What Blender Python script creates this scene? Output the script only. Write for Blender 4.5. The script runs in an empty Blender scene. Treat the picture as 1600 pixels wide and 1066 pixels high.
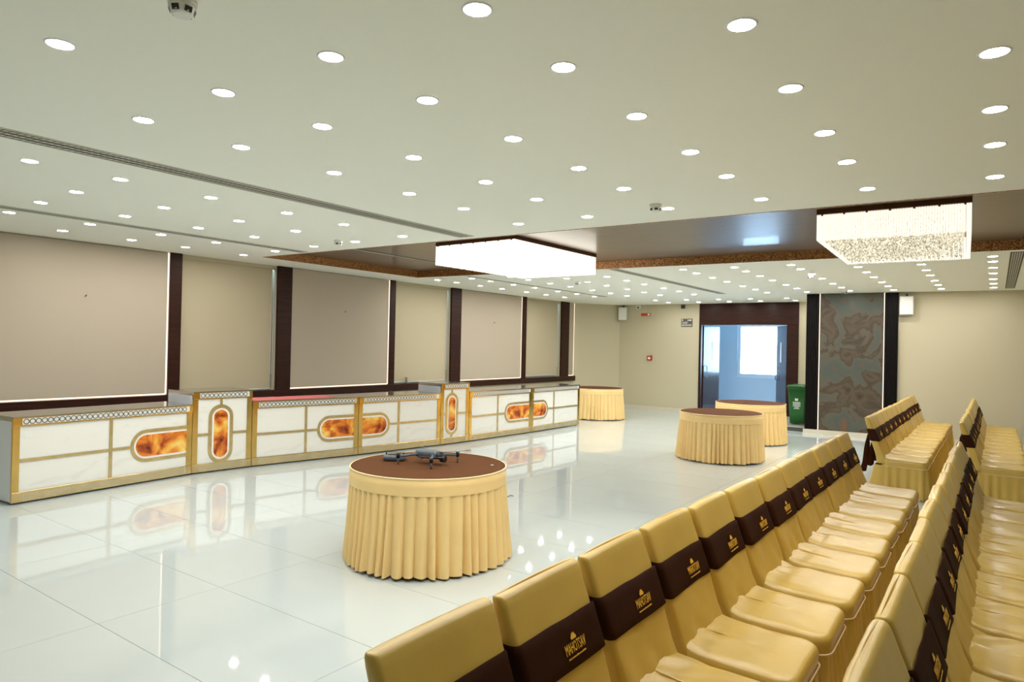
import bpy, bmesh, math, random
from mathutils import Vector, Matrix, noise
random.seed(7)
scene = bpy.context.scene
COL = scene.collection

# ------------------------------------------------------------------ camera
YAW, PITCH, ROLL, FPX, CAMH = -0.6194, 0.00645, -0.0214, 1060.0, 1.75
fw = Vector((math.sin(YAW)*math.cos(PITCH), math.cos(YAW)*math.cos(PITCH), math.sin(PITCH)))
rt = Vector((math.cos(YAW), -math.sin(YAW), 0))
dn = fw.cross(rt)
rt2 = math.cos(ROLL)*rt + math.sin(ROLL)*dn
dn2 = -math.sin(ROLL)*rt + math.cos(ROLL)*dn
cam_d = bpy.data.cameras.new('camera')
cam = bpy.data.objects.new('camera', cam_d)
COL.objects.link(cam)
m = Matrix.Identity(4)
for i in range(3):
    m[i][0] = rt2[i]; m[i][1] = -dn2[i]; m[i][2] = -fw[i]
m[2][3] = CAMH
cam.matrix_world = m
cam_d.sensor_width = 36.0
cam_d.lens = FPX/1600*36
cam_d.clip_start = 0.05
scene.camera = cam

# ------------------------------------------------------------------ world, light levels, exposure
world = bpy.data.worlds.new('sky')
scene.world = world
world.use_nodes = True
bg = world.node_tree.nodes['Background']
bg.inputs['Color'].default_value = (0.50, 0.74, 1.0, 1)
bg.inputs['Strength'].default_value = 18.0
DOWNLIGHT = 198.0
LED = 1.7
CHAND_A, CHAND_B = 2.8, 0.95
vs = scene.view_settings
vs.view_transform = 'Standard'
vs.look = 'None'
vs.gamma = 1.0
vs.use_curve_mapping = False
vs.exposure = 0.0
try:
    scene.cycles.use_denoising = True
    scene.cycles.max_bounces = 12
    scene.cycles.diffuse_bounces = 8
    scene.cycles.glossy_bounces = 4
    scene.cycles.transparent_max_bounces = 8
    scene.cycles.caustics_reflective = False
    scene.cycles.caustics_refractive = False
    scene.cycles.sample_clamp_indirect = 6.0
except Exception:
    pass

# ------------------------------------------------------------------ materials
MATS = {}
def new_mat(name):
    mt = bpy.data.materials.new(name); mt.use_nodes = True
    MATS[name] = mt
    return mt, mt.node_tree.nodes, mt.node_tree.links, mt.node_tree.nodes['Principled BSDF']
def pbr(name, col, rough=0.5, metal=0.0, spec=0.5, coat=0.0, sheen=0.0, bump=0.0, bscale=40.0, var=0.0, vscale=5.0, emit=None, estr=0.0, trans=0.0, ior=None):
    mt, N, L, b = new_mat(name)
    b.inputs['Base Color'].default_value = (*col, 1)
    b.inputs['Roughness'].default_value = rough
    b.inputs['Metallic'].default_value = metal
    b.inputs['Specular IOR Level'].default_value = spec
    b.inputs['Coat Weight'].default_value = coat
    b.inputs['Sheen Weight'].default_value = sheen
    b.inputs['Transmission Weight'].default_value = trans
    if ior: b.inputs['IOR'].default_value = ior
    if emit:
        b.inputs['Emission Color'].default_value = (*emit, 1)
        b.inputs['Emission Strength'].default_value = estr
    tc = N.new('ShaderNodeTexCoord')
    if var > 0:
        nz = N.new('ShaderNodeTexNoise'); nz.inputs['Scale'].default_value = vscale; nz.inputs['Detail'].default_value = 4
        L.new(tc.outputs['Object'], nz.inputs['Vector'])
        rp = N.new('ShaderNodeValToRGB')
        rp.color_ramp.elements[0].position = 0.3; rp.color_ramp.elements[1].position = 0.7
        rp.color_ramp.elements[0].color = (*[c*(1-var) for c in col], 1)
        rp.color_ramp.elements[1].color = (*[min(1, c*(1+var*0.6)) for c in col], 1)
        L.new(nz.outputs['Fac'], rp.inputs['Fac']); L.new(rp.outputs['Color'], b.inputs['Base Color'])
    if bump > 0:
        n2 = N.new('ShaderNodeTexNoise'); n2.inputs['Scale'].default_value = bscale; n2.inputs['Detail'].default_value = 3
        L.new(tc.outputs['Object'], n2.inputs['Vector'])
        bp = N.new('ShaderNodeBump'); bp.inputs['Strength'].default_value = bump; bp.inputs['Distance'].default_value = 0.02
        L.new(n2.outputs['Fac'], bp.inputs['Height']); L.new(bp.outputs['Normal'], b.inputs['Normal'])
    return mt
def emis(name, col, s):
    mt, N, L, b = new_mat(name)
    N.remove(b)
    e = N.new('ShaderNodeEmission'); e.inputs['Color'].default_value = (*col, 1); e.inputs['Strength'].default_value = s
    L.new(e.outputs[0], N['Material Output'].inputs['Surface'])
    return mt
def ramp_mat(name, stops, tex='noise', scale=3.0, detail=8, rough=0.4, dist=0.0, stretch=(1, 1, 1), metal=0.0, bump=0.0, coat=0.0, emit=0.0, spec=0.5):
    mt, N, L, b = new_mat(name)
    tc = N.new('ShaderNodeTexCoord'); mp = N.new('ShaderNodeMapping'); mp.inputs['Scale'].default_value = stretch
    L.new(tc.outputs['Object'], mp.inputs['Vector'])
    if tex == 'noise':
        t = N.new('ShaderNodeTexNoise'); t.inputs['Detail'].default_value = detail; t.inputs['Distortion'].default_value = dist; out = t.outputs['Fac']
    else:
        t = N.new('ShaderNodeTexVoronoi'); out = t.outputs['Color']
    t.inputs['Scale'].default_value = scale
    L.new(mp.outputs['Vector'], t.inputs['Vector'])
    rp = N.new('ShaderNodeValToRGB')
    cr = rp.color_ramp
    while len(cr.elements) < len(stops): cr.elements.new(0.5)
    for e, (p, c) in zip(cr.elements, stops): e.position = p; e.color = (*c, 1)
    L.new(out, rp.inputs['Fac']); L.new(rp.outputs['Color'], b.inputs['Base Color'])
    b.inputs['Roughness'].default_value = rough; b.inputs['Metallic'].default_value = metal; b.inputs['Coat Weight'].default_value = coat; b.inputs['Specular IOR Level'].default_value = spec
    if emit > 0:
        L.new(rp.outputs['Color'], b.inputs['Emission Color']); b.inputs['Emission Strength'].default_value = emit
    if bump > 0:
        bp = N.new('ShaderNodeBump'); bp.inputs['Strength'].default_value = bump; bp.inputs['Distance'].default_value = 0.01
        L.new(out, bp.inputs['Height']); L.new(bp.outputs['Normal'], b.inputs['Normal'])
    return mt

pbr('tile', (0.565, 0.625, 0.62), rough=0.03, spec=1.0, var=0.02, vscale=1.5)
pbr('grout', (0.46, 0.45, 0.41), rough=0.8)
pbr('ceiling_paint', (0.93, 0.935, 0.85), rough=0.85, spec=0.2)
pbr('wall_paint', (0.54, 0.485, 0.34), rough=0.7, spec=0.25)
pbr('panel_paint', (0.47, 0.40, 0.31), rough=0.75, spec=0.2)
pbr('blind_fabric', (0.50, 0.435, 0.30), rough=0.9, spec=0.1, bump=0.05, bscale=300)
ramp_mat('dark_wood', [(0.3, (0.018, 0.0045, 0.002)), (0.7, (0.040, 0.011, 0.005))], scale=2.5, rough=0.38, stretch=(1, 1, 12), spec=0.2)
ramp_mat('door_wood', [(0.3, (0.030, 0.011, 0.006)), (0.7, (0.055, 0.020, 0.011))], scale=2.5, rough=0.22, stretch=(1, 12, 12), coat=0.3)
ramp_mat('coffer_wood', [(0.25, (0.105, 0.066, 0.042)), (0.75, (0.165, 0.108, 0.068))], scale=1.6, rough=0.33, stretch=(1.2, 14, 1), coat=0.1)
ramp_mat('mosaic', [(0.2, (0.05, 0.018, 0.006)), (0.45, (0.25, 0.10, 0.03)), (0.62, (0.55, 0.28, 0.09)), (0.85, (0.75, 0.5, 0.2))], scale=60, detail=3, rough=0.3, metal=0.3, bump=0.3)
pbr('gold', (0.86, 0.58, 0.19), rough=0.12, metal=1.0, var=0.12, vscale=6)
pbr('gold_satin', (0.82, 0.63, 0.31), rough=0.28, metal=1.0, var=0.15, vscale=9)
pbr('steel', (0.55, 0.56, 0.55), rough=0.18, metal=1.0, var=0.1, vscale=3)
pbr('lattice_metal', (0.10, 0.085, 0.07), rough=0.3, metal=0.6)
pbr('lattice_back', (0.80, 0.80, 0.76), rough=0.25, metal=0.2)
ramp_mat('glitter', [(0.3, (0.48, 0.38, 0.20)), (0.5, (0.74, 0.65, 0.44)), (0.72, (0.95, 0.92, 0.80))], scale=130, detail=2, rough=0.25, metal=0.6, bump=0.4)
ramp_mat('white_marble', [(0.32, (0.76, 0.74, 0.69)), (0.40, (0.81, 0.79, 0.73)), (1.0, (0.83, 0.81, 0.755))], scale=2.2, dist=1.5, rough=0.22, stretch=(1, 1, 3))
pbr('white_border', (0.88, 0.85, 0.80), rough=0.3)
pbr('side_laminate', (0.74, 0.78, 0.84), rough=0.3)
ramp_mat('onyx', [(0.30, (0.10, 0.015, 0.004)), (0.40, (0.42, 0.075, 0.010)), (0.50, (0.74, 0.22, 0.025)), (0.60, (0.82, 0.42, 0.06)), (0.74, (0.88, 0.66, 0.20))], scale=4.5, detail=6, dist=0.8, rough=0.2, emit=0.0)
pbr('red_cloth', (0.70, 0.17, 0.16), rough=0.7, bump=0.1, bscale=60)
pbr('satin', (0.61, 0.41, 0.088), rough=0.32, spec=0.7, sheen=0.0, bump=0.12, bscale=9, var=0.05, vscale=3)
pbr('skirt_cloth', (0.84, 0.61, 0.275), rough=0.6, spec=0.2, sheen=0.0, var=0.05, vscale=4)
pbr('skirt_piping', (0.90, 0.72, 0.42), rough=0.45)
pbr('brown_cloth', (0.115, 0.048, 0.020), rough=0.9, spec=0.05, sheen=0.0, bump=0.05, bscale=90)
pbr('sash', (0.034, 0.0095, 0.003), rough=0.75, spec=0.08, sheen=0.0, bump=0.08, bscale=30)
pbr('logo_gold', (0.85, 0.48, 0.05), rough=0.45)
emis('lamp', (1.0, 0.98, 0.95), DOWNLIGHT)
pbr('lamp_trim', (0.85, 0.86, 0.90), rough=0.4)
emis('led', (1.0, 0.80, 0.62), LED)
pbr('white_plastic', (0.80, 0.79, 0.74), rough=0.4)
pbr('grey_plastic', (0.60, 0.60, 0.56), rough=0.5)
pbr('dark_plastic', (0.02, 0.02, 0.02), rough=0.4)
pbr('vent_frame', (0.62, 0.61, 0.52), rough=0.5)
pbr('vent_slat', (0.52, 0.51, 0.44), rough=0.5)
pbr('vent_dark', (0.06, 0.055, 0.045), rough=0.7)
pbr('bronze', (0.10, 0.045, 0.02), rough=0.3, metal=0.5)
def crystal(name, e, col=(1, 0.95, 0.84), glint=False):  # lamplight in the crystals put in as emission; glint paints sparkle by noise
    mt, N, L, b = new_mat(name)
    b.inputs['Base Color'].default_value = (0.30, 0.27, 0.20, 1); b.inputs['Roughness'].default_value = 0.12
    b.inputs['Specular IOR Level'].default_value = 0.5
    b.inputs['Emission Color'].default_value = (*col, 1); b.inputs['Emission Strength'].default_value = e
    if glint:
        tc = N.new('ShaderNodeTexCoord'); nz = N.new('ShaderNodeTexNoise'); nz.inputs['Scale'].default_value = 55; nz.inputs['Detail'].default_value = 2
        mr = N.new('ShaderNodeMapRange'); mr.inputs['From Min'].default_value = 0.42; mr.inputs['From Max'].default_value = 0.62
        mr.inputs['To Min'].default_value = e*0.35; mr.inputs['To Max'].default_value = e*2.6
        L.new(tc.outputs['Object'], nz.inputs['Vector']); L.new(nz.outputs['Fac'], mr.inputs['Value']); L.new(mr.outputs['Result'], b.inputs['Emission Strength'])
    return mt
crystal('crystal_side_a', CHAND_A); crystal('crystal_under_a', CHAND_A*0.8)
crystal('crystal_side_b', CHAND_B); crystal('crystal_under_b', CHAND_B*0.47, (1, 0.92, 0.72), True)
emis('led_tray', (1.0, 0.86, 0.62), 0.9)
ramp_mat('stone', [(0.30, (0.045, 0.030, 0.018)), (0.41, (0.098, 0.074, 0.050)), (0.475, (0.062, 0.046, 0.030)), (0.505, (0.105, 0.088, 0.062)), (0.56, (0.082, 0.090, 0.072)), (0.63, (0.070, 0.086, 0.072)), (0.68, (0.115, 0.080, 0.054)), (0.76, (0.18, 0.080, 0.034))], scale=2.0, detail=14, dist=0.5, rough=0.45, bump=0.15, spec=0.3)
pbr('black_flute', (0.007, 0.0055, 0.005), rough=0.5, spec=0.15)
pbr('baseboard', (0.62, 0.57, 0.46), rough=0.4)
pbr('corridor_paint', (0.62, 0.72, 0.80), rough=0.6)
pbr('corridor_floor', (0.5, 0.55, 0.6), rough=0.2)
pbr('step_stone', (0.06, 0.07, 0.065), rough=0.25)
pbr('step_top', (0.45, 0.45, 0.42), rough=0.25)
pbr('window_frame', (0.75, 0.80, 0.86), rough=0.4)
pbr('bin_green', (0.006, 0.10, 0.012), rough=0.35)
pbr('print_white', (0.75, 0.80, 0.76), rough=0.5)
pbr('red_plastic', (0.45, 0.03, 0.02), rough=0.4)
pbr('sign_brown', (0.10, 0.075, 0.06), rough=0.4)
pbr('drone_grey', (0.10, 0.12, 0.14), rough=0.4)
pbr('drone_dark', (0.012, 0.014, 0.018), rough=0.3)
pbr('glass_cup', (0.28, 0.27, 0.22), rough=0.1, spec=0.8)
def glass(name, c=(0.93, 0.97, 1)):
    mt, N, L, b = new_mat(name)
    N.remove(b)
    t = N.new('ShaderNodeBsdfTransparent'); t.inputs[0].default_value = (*c, 1)
    g = N.new('ShaderNodeBsdfGlossy'); g.inputs['Roughness'].default_value = 0.02
    mx = N.new('ShaderNodeMixShader'); mx.inputs[0].default_value = 0.06
    L.new(t.outputs[0], mx.inputs[1]); L.new(g.outputs[0], mx.inputs[2]); L.new(mx.outputs[0], N['Material Output'].inputs['Surface'])
glass('glass'); glass('tinted_glass', (0.09, 0.10, 0.115))

# ------------------------------------------------------------------ mesh helpers
class MB:
    def __init__(s): s.v = []; s.f = []; s.sm = []
    def add(s, vs, fs, smooth=False):
        o = len(s.v); s.v += [tuple(p) for p in vs]
        s.f += [tuple(i+o for i in f) for f in fs]; s.sm += [smooth]*len(fs)
        return s
    def box(s, x0, y0, z0, x1, y1, z1):
        if x0 > x1: x0, x1 = x1, x0
        if y0 > y1: y0, y1 = y1, y0
        if z0 > z1: z0, z1 = z1, z0
        return s.add([(x0,y0,z0),(x1,y0,z0),(x1,y1,z0),(x0,y1,z0),(x0,y0,z1),(x1,y0,z1),(x1,y1,z1),(x0,y1,z1)],
                     [(0,3,2,1),(4,5,6,7),(0,1,5,4),(1,2,6,5),(2,3,7,6),(3,0,4,7)])
    def bbox(s, x0, y0, z0, x1, y1, z1, b=0.005):
        """box with chamfered edges"""
        bm = bmesh.new()
        bmesh.ops.create_cube(bm, size=1.0)
        for v in bm.verts:
            v.co = Vector(((x0+x1)/2+v.co.x*(x1-x0), (y0+y1)/2+v.co.y*(y1-y0), (z0+z1)/2+v.co.z*(z1-z0)))
        bmesh.ops.bevel(bm, geom=bm.edges[:], offset=b, segments=1, affect='EDGES')
        bm.verts.index_update()
        s.add([v.co[:] for v in bm.verts], [tuple(v.index for v in f.verts) for f in bm.faces])
        bm.free(); return s
    def prism(s, pts, z0, z1):
        """vertical prism over a CCW polygon in xy"""
        n = len(pts)
        return s.add([(p[0],p[1],z0) for p in pts]+[(p[0],p[1],z1) for p in pts],
                     [tuple(range(n-1,-1,-1)), tuple(range(n,2*n))]+[(i,(i+1)%n,n+(i+1)%n,n+i) for i in range(n)])
    def loft(s, rings, cap0=True, cap1=True, smooth=True, closed=True):
        n = len(rings[0]); vs = [p for r in rings for p in r]; fs = []
        for j in range(len(rings)-1):
            for i in range(n if closed else n-1):
                fs.append((j*n+i, j*n+(i+1)%n, (j+1)*n+(i+1)%n, (j+1)*n+i))
        s.add(vs, fs, smooth)
        o = len(s.v)-len(vs)
        if cap0: s.f.append(tuple(o+i for i in range(n-1,-1,-1))); s.sm.append(False)
        if cap1: s.f.append(tuple(o+(len(rings)-1)*n+i for i in range(n))); s.sm.append(False)
        return s
    def cyl(s, c, r, z0, z1, n=16, r1=None, smooth=True):
        r1 = r if r1 is None else r1
        return s.loft([[(c[0]+q*math.cos(2*math.pi*i/n), c[1]+q*math.sin(2*math.pi*i/n), z) for i in range(n)] for q, z in ((r,z0),(r1,z1))], smooth=smooth)
    def tube(s, path, r, n=6, close=False):
        P = [Vector(p) for p in path]; rings = []
        k = len(P)
        for i, p in enumerate(P):
            a = P[(i-1) % k] if (close or i > 0) else p
            b = P[(i+1) % k] if (close or i < k-1) else p
            t = (b-a).normalized()
            u = t.cross(Vector((0,0,1)))
            if u.length < 1e-3: u = t.cross(Vector((1,0,0)))
            u.normalize(); w = t.cross(u)
            rr = r[i] if isinstance(r, (list, tuple)) else r
            rings.append([tuple(p+rr*(math.cos(2*math.pi*j/n)*u+math.sin(2*math.pi*j/n)*w)) for j in range(n)])
        if close: rings.append(rings[0])
        return s.loft(rings, cap0=not close, cap1=not close)
    def xform(s, M):
        s.v = [tuple(M @ Vector(p)) for p in s.v]; return s
    def mesh(s, name):
        me = bpy.data.meshes.new(name)
        me.from_pydata(s.v, [], s.f)
        me.polygons.foreach_set('use_smooth', s.sm)
        me.update(); return me

def link(name, data, parent=None, mat=None):
    o = bpy.data.objects.new(name, data); COL.objects.link(o)
    if parent is not None: o.parent = parent
    if mat and data is not None and not data.materials: data.materials.append(MATS[mat])
    return o
def part(name, mb, mat, parent, label=None, kind=None):
    o = link(name, mb.mesh(name) if isinstance(mb, MB) else mb, parent, mat)
    if label: o['label'] = label
    if kind: o['kind'] = kind
    return o
def tag(o, label, cat, group=None):
    o['label'] = label; o['category'] = cat
    if group: o['group'] = group
    return o
def thing(name, loc, label, cat, rz=0.0, group=None):
    o = link(name, None); o.location = loc; o.rotation_euler = (0, 0, rz)
    o.empty_display_size = 0.1
    return tag(o, label, cat, group)
def solo(name, mb, mat, label, cat, loc=(0,0,0), rz=0.0, group=None):
    o = part(name, mb, mat, None); o.location = loc; o.rotation_euler = (0,0,rz)
    return tag(o, label, cat, group)
def struct(name, mb, mat, parent=None, label=None):
    o = part(name, mb, mat, parent)
    if parent is None: o['kind'] = 'structure'
    if label: o['label'] = label
    return o
def copy_tree(o, parent=None):
    c = o.copy(); COL.objects.link(c); c.parent = parent
    for ch in list(o.children): copy_tree(ch, c)
    return c
ORD = ['first','second','third','fourth','fifth','sixth','seventh','eighth','ninth','tenth','eleventh','twelfth','thirteenth']

# ------------------------------------------------------------------ room dimensions
CZ = 3.0            # ceiling
XL = -9.85          # left wall plane
XR, YN = 4.6, -3.2  # unseen right wall and wall behind the camera
YD = 18.1           # door wall
XP = -3.35          # left edge of the nearer back wall
def yback(x): return 15.70+0.075*(x-XP)
SILL = 0.92

# floor: slab + tiles
fl = struct('floor', MB().box(XL-0.3, YN-0.2, -0.12, XR+0.2, YD+0.3, -0.012), 'grout')
tme = MB().box(-0.7985, -0.3985, -0.012, 0.7985, 0.3985, 0.0).mesh('tile')
tme.materials.append(MATS['tile'])
for i in range(-4, 6):
    for j in range(-3, 21):
        x = -4.43+0.8+1.6*i; y = 1.93+0.4+0.8*j
        if x-0.8 > XR or x+0.8 < XL-0.2: continue
        t = link('tile', tme, fl); t.location = (x, y, 0)

# ceiling with the rectangular recess
c1, c2, c3, c4 = (-9.0, 6.11), (3.6, 6.42), (3.6, 10.08), (-8.95, 9.42)
xa, xb, ya, yb = XL-0.1, XR+0.1, YN-0.1, YD+0.15
cm = MB()
for z in (CZ, CZ+0.2):
    o = len(cm.v)
    cm.v += [(xa,ya,z),(xb,ya,z),(xb,yb,z),(xa,yb,z)]+[(p[0],p[1],z) for p in (c1,c2,c3,c4)]
    q = [(0,1,5,4),(1,2,6,5),(2,3,7,6),(3,0,4,7)]
    cm.f += [tuple(o+i for i in (f[::-1] if z == CZ else f)) for f in q]; cm.sm += [False]*4
for a, b in ((0,1),(1,2),(2,3),(3,0)): cm.f.append((a,b,b+8,a+8)); cm.sm.append(False)
ceil = struct('ceiling', cm, 'ceiling_paint')
CD = 0.115
part('coffer_panel', MB().prism([c1,c2,c3,c4], CZ+CD, CZ+CD+0.05), 'coffer_wood', ceil, 'glossy brown wood veneer inside the ceiling recess')
cc = [Vector(p) for p in (c1,c2,c3,c4)]
for k in range(4):
    a, b = cc[k], cc[(k+1)%4]
    n = Vector((-(b-a).y, (b-a).x)).normalized()*0.012
    part('coffer_edge', MB().prism([a, b, b+n, a+n], CZ-0.004, CZ+CD), 'mosaic', ceil, 'coppery mosaic edge of the ceiling recess')

# left wall with three window openings
WIN = [(5.32, 6.96), (9.71, 11.42), (14.38, 16.10)]
wl = MB()
wl.box(XL-0.25, YN, 0, XL, YD, SILL-0.02)
ys = [YN]+[v for w in WIN for v in w]+[YD]
for a, b in zip(ys[::2], ys[1::2]): wl.box(XL-0.25, a, SILL-0.02, XL, b, CZ)
struct('wall_left', wl, 'wall_paint')
# dark wood uprights and sill band
tn = 1
for a, b in ((5.14,5.32),(6.97,7.25),(9.56,9.71),(11.43,11.77),(14.20,14.38),(16.11,16.52)):
    o = struct('trim_%d' % tn, MB().bbox(XL, a, SILL-0.02, XL+0.05, b, CZ, 0.004), 'dark_wood'); tn += 1
    o['label'] = 'dark brown wooden upright between wall panels and window'
o = struct('trim_%d' % tn, MB().bbox(XL, 0.5, 0.785, XL+0.07, 16.88, SILL, 0.004), 'dark_wood'); tn += 1
o['label'] = 'long dark brown wooden sill band along the window wall'
# backlit cream panels
for k, (a, b, lab) in enumerate(((1.0, 5.112, 'wide cream backlit wall panel at the far left of the picture'),
                                 (7.25, 9.532, 'cream backlit wall panel behind the red topped counter'),
                                 (11.77, 14.172, 'cream backlit wall panel between the second and third roller blinds'),
                                 (16.52, 16.80, 'narrow cream backlit wall strip right of the third roller blind'))):
    t = thing('wall_panel', (XL, (a+b)/2, SILL), lab, 'wall panel', group='backlit wall panels')
    hb = (b-a)/2
    part('panel_board', MB().bbox(0.005, -hb, 0.03, 0.03, hb, CZ-SILL-0.01, 0.003), 'panel_paint', t)
    part('led_strip', MB().box(0.004, hb+0.004, 0.01, 0.028, hb+0.024, CZ-SILL-0.01), 'led', t, 'glowing vertical strip light')
    part('led_strip', MB().box(0.004, -hb, 0.006, 0.028, hb, 0.024), 'led', t, 'glowing horizontal strip light')
# windows and blinds
for k, (a, b) in enumerate(WIN):
    w = struct('window_%d' % (k+1), MB().box(XL-0.22, a, SILL-0.02, XL-0.16, a+0.05, CZ).box(XL-0.22, b-0.05, SILL-0.02, XL-0.16, b, CZ).box(XL-0.22, a+0.05, SILL-0.02, XL-0.16, b-0.05, SILL+0.03).box(XL-0.22, a+0.05, CZ-0.05, XL-0.16, b-0.05, CZ), 'window_frame')
    part('pane', MB().box(XL-0.20, a+0.05, SILL+0.03, XL-0.19, b-0.05, CZ-0.05), 'tinted_glass', w)
    t = thing('roller_blind', (XL-0.05, (a+b)/2, SILL), ('beige roller blind, widest, nearest the camera','beige roller blind above the glass on the sill','narrow greenish beige roller blind farthest from the camera')[k], 'roller blind', group='roller blinds')
    hw = (b-a)/2; gap = (0.04, 0.04, 0.06)[k]; low = (0.01, 0.02, 0.03)[k]
    part('fabric', MB().box(-0.004, -hw, low, 0.0, hw-gap, CZ-SILL-0.04), 'blind_fabric', t)
    part('bottom_rail', MB().bbox(-0.012, -hw, low, 0.008, hw-gap, low+0.02, 0.003), 'grey_plastic', t)
    part('roller_tube', MB().box(-0.03, -hw, CZ-SILL-0.06, 0.03, hw, CZ-SILL-0.002), 'blind_fabric', t)
    loop = [(0.012, hw-gap+0.0+0.018*math.cos(q)*1.0, 0.30+0.03*math.sin(q)) for q in [math.pi+math.pi*i/8 for i in range(9)]]
    loop = [(0.012, loop[0][1], CZ-SILL-0.05)]+loop+[(0.012, loop[-1][1], CZ-SILL-0.05)]
    part('pull_chain', MB().tube(loop, 0.004, 5), 'white_plastic', t)

# angled corner wall, door wall, nearer back wall, unseen walls
struct('wall_corner', MB().prism([(XL, 16.85), (-9.02, YD), (-9.02, YD+0.2), (XL-0.25, YD+0.2), (XL-0.25, 16.85)], 0, CZ), 'wall_paint')
DL, DR, DT = -6.58, -4.32, 2.42
struct('wall_back', MB().box(-9.02, YD, 0, DL, YD+0.15, CZ).box(DR, YD, 0, XP+0.1, YD+0.15, CZ).box(DL, YD, DT, DR, YD+0.15, CZ), 'wall_paint')
wr = MB().prism([(XP, yback(XP)), (XR, yback(XR)), (XR, yback(XR)+0.2), (XP+0.2, yback(XP)+0.2), (XP+0.2, YD), (XP, YD)], 0, CZ)
struct('wall_back_right', wr, 'wall_paint')
struct('wall_right', MB().box(XR, YN, 0, XR+0.1, yback(XR)+0.2, CZ), 'wall_paint')
struct('wall_front', MB().box(XL, YN-0.1, 0, XR, YN, CZ), 'wall_paint')
struct('baseboard_back', MB().prism([(-9.02, YD-0.015), (DL-0.02, YD-0.015), (DL-0.02, YD), (-9.02, YD)], 0, 0.10), 'baseboard')
struct('baseboard_corner', MB().prism([(XL+0.012, 16.84), (-9.01, YD-0.02), (-9.02, YD), (XL, 16.86)], 0, 0.10), 'baseboard')
bx = lambda x, d: (x, yback(x)-d)
struct('baseboard_right', MB().prism([bx(XP-0.02, 0.075), bx(-1.62, 0.075), bx(-1.62, 0.015), bx(XR, 0.015), bx(XR, 0.0), bx(XP-0.02, 0.0)], 0, 0.085), 'baseboard')

# feature pillar: stone panel between black fluted strips
fp = thing('feature_panel', (XP, yback(XP), 0.085), 'tall brown green stone slab between black fluted strips with light lines', 'wall panel', rz=math.atan(0.075))
H = CZ-0.09
part('backing', MB().box(0.0, -0.03, 0, 1.73, -0.002, H), 'black_flute', fp)
part('stone_slab', MB().bbox(0.285, -0.06, 0.0, 1.465, -0.03, H, 0.004), 'stone', fp, 'mottled brown, green and rust stone slab')
for x0 in (0.005, 1.51):
    fm = MB()
    for k in range(7): fm.bbox(x0+k*0.0335, -0.07, 0, x0+k*0.0335+0.022, -0.03, H, 0.004)
    part('fluted_strip', fm, 'black_flute', fp, 'black vertical fluted strip')
for x0 in (0.258, 1.472): part('led_strip', MB().box(x0, -0.045, 0, x0+0.016, -0.03, H), 'led', fp, 'glowing vertical strip light')

# doorway
D = MB().bbox(DL-0.03, YD-0.03, DT, DR+0.28, YD+0.02, CZ-0.005, 0.004).bbox(DR, YD-0.03, 0, DR+0.28, YD+0.02, DT, 0.004).bbox(DL-0.03, YD-0.03, 0, DL+0.03, YD+0.16, DT, 0.004)
d1 = struct('door_1', D, 'dark_wood', label='dark brown wooden double doorway surround, doors standing open')
def leaf(hx, hy, ang, length, hpos):
    e = link('door_leaf', MB().bbox(0, -0.022, 0.01, length, 0.022, DT-0.012, 0.003).mesh('door_leaf'), d1, 'door_wood')
    e.location = (hx, hy, 0); e.rotation_euler = (0, 0, ang)
    for s in (-1, 1):
        part('vision_glass', MB().box(length*0.50, s*0.022, 1.45, length*0.62, s*0.026, 1.98), 'window_frame', e)
        y = s*0.07
        part('handle', MB().tube([(hpos, s*0.022, 0.98), (hpos, y, 0.98), (hpos, y, 1.30), (hpos, s*0.022, 1.30)], 0.012, 6), 'steel', e)
    return e
leaf(DL+0.03, YD+0.14, math.radians(84), 1.0, 0.12)
leaf(DR-0.01, YD+0.10, math.radians(119), 0.92, 0.82)
# corridor behind
cx0, cx1, cy1 = -8.2, -3.0, 21.0
struct('floor_corridor', MB().box(cx0, YD+0.15, -0.1, cx1, cy1, 0.005), 'corridor_floor')
struct('ceiling_corridor', MB().box(cx0, YD+0.15, 2.9, cx1, cy1, 3.0), 'corridor_paint')
struct('wall_corridor_left', MB().box(cx0-0.1, YD+0.15, 0, cx0, cy1, 2.9), 'corridor_paint')
struct('wall_corridor_right', MB().box(cx1, YD+0.15, 0, cx1+0.1, cy1, 2.9), 'corridor_paint')
wx0, wx1, wz0, wz1 = -6.46, -4.6, 0.95, 2.56
struct('wall_corridor_back', MB().box(cx0, cy1, 0, wx0, cy1+0.15, 2.9).box(wx1, cy1, 0, cx1, cy1+0.15, 2.9).box(wx0, cy1, 0, wx1, cy1+0.15, wz0).box(wx0, cy1, wz1, wx1, cy1+0.15, 2.9), 'corridor_paint')
w4 = struct('window_4', MB().bbox(wx0, cy1+0.03, wz0, wx0+0.09, cy1+0.12, wz1, 0.004).bbox(wx1-0.09, cy1+0.03, wz0, wx1, cy1+0.12, wz1, 0.004).bbox(wx0+0.09, cy1+0.03, wz0, wx1-0.09, cy1+0.12, wz0+0.09, 0.004).bbox(wx0+0.09, cy1+0.03, wz1-0.09, wx1-0.09, cy1+0.12, wz1, 0.004), 'window_frame')
part('pane', MB().box(wx0+0.09, cy1+0.07, wz0+0.09, wx1-0.09, cy1+0.075, wz1-0.09), 'glass', w4)
part('sill', MB().bbox(wx0-0.02, cy1-0.03, wz0-0.03, wx1+0.02, cy1+0.1, wz0, 0.004), 'window_frame', w4)
st = struct('trim_%d' % tn, MB().box(-4.75, 15.78, 0, XP, YD-0.03, 0.085), 'step_stone', label='dark stone step in front of the doorway'); tn += 1
part('step_top', MB().box(-4.75, 15.78, 0.085, XP, YD-0.03, 0.1), 'step_top', st)

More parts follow.
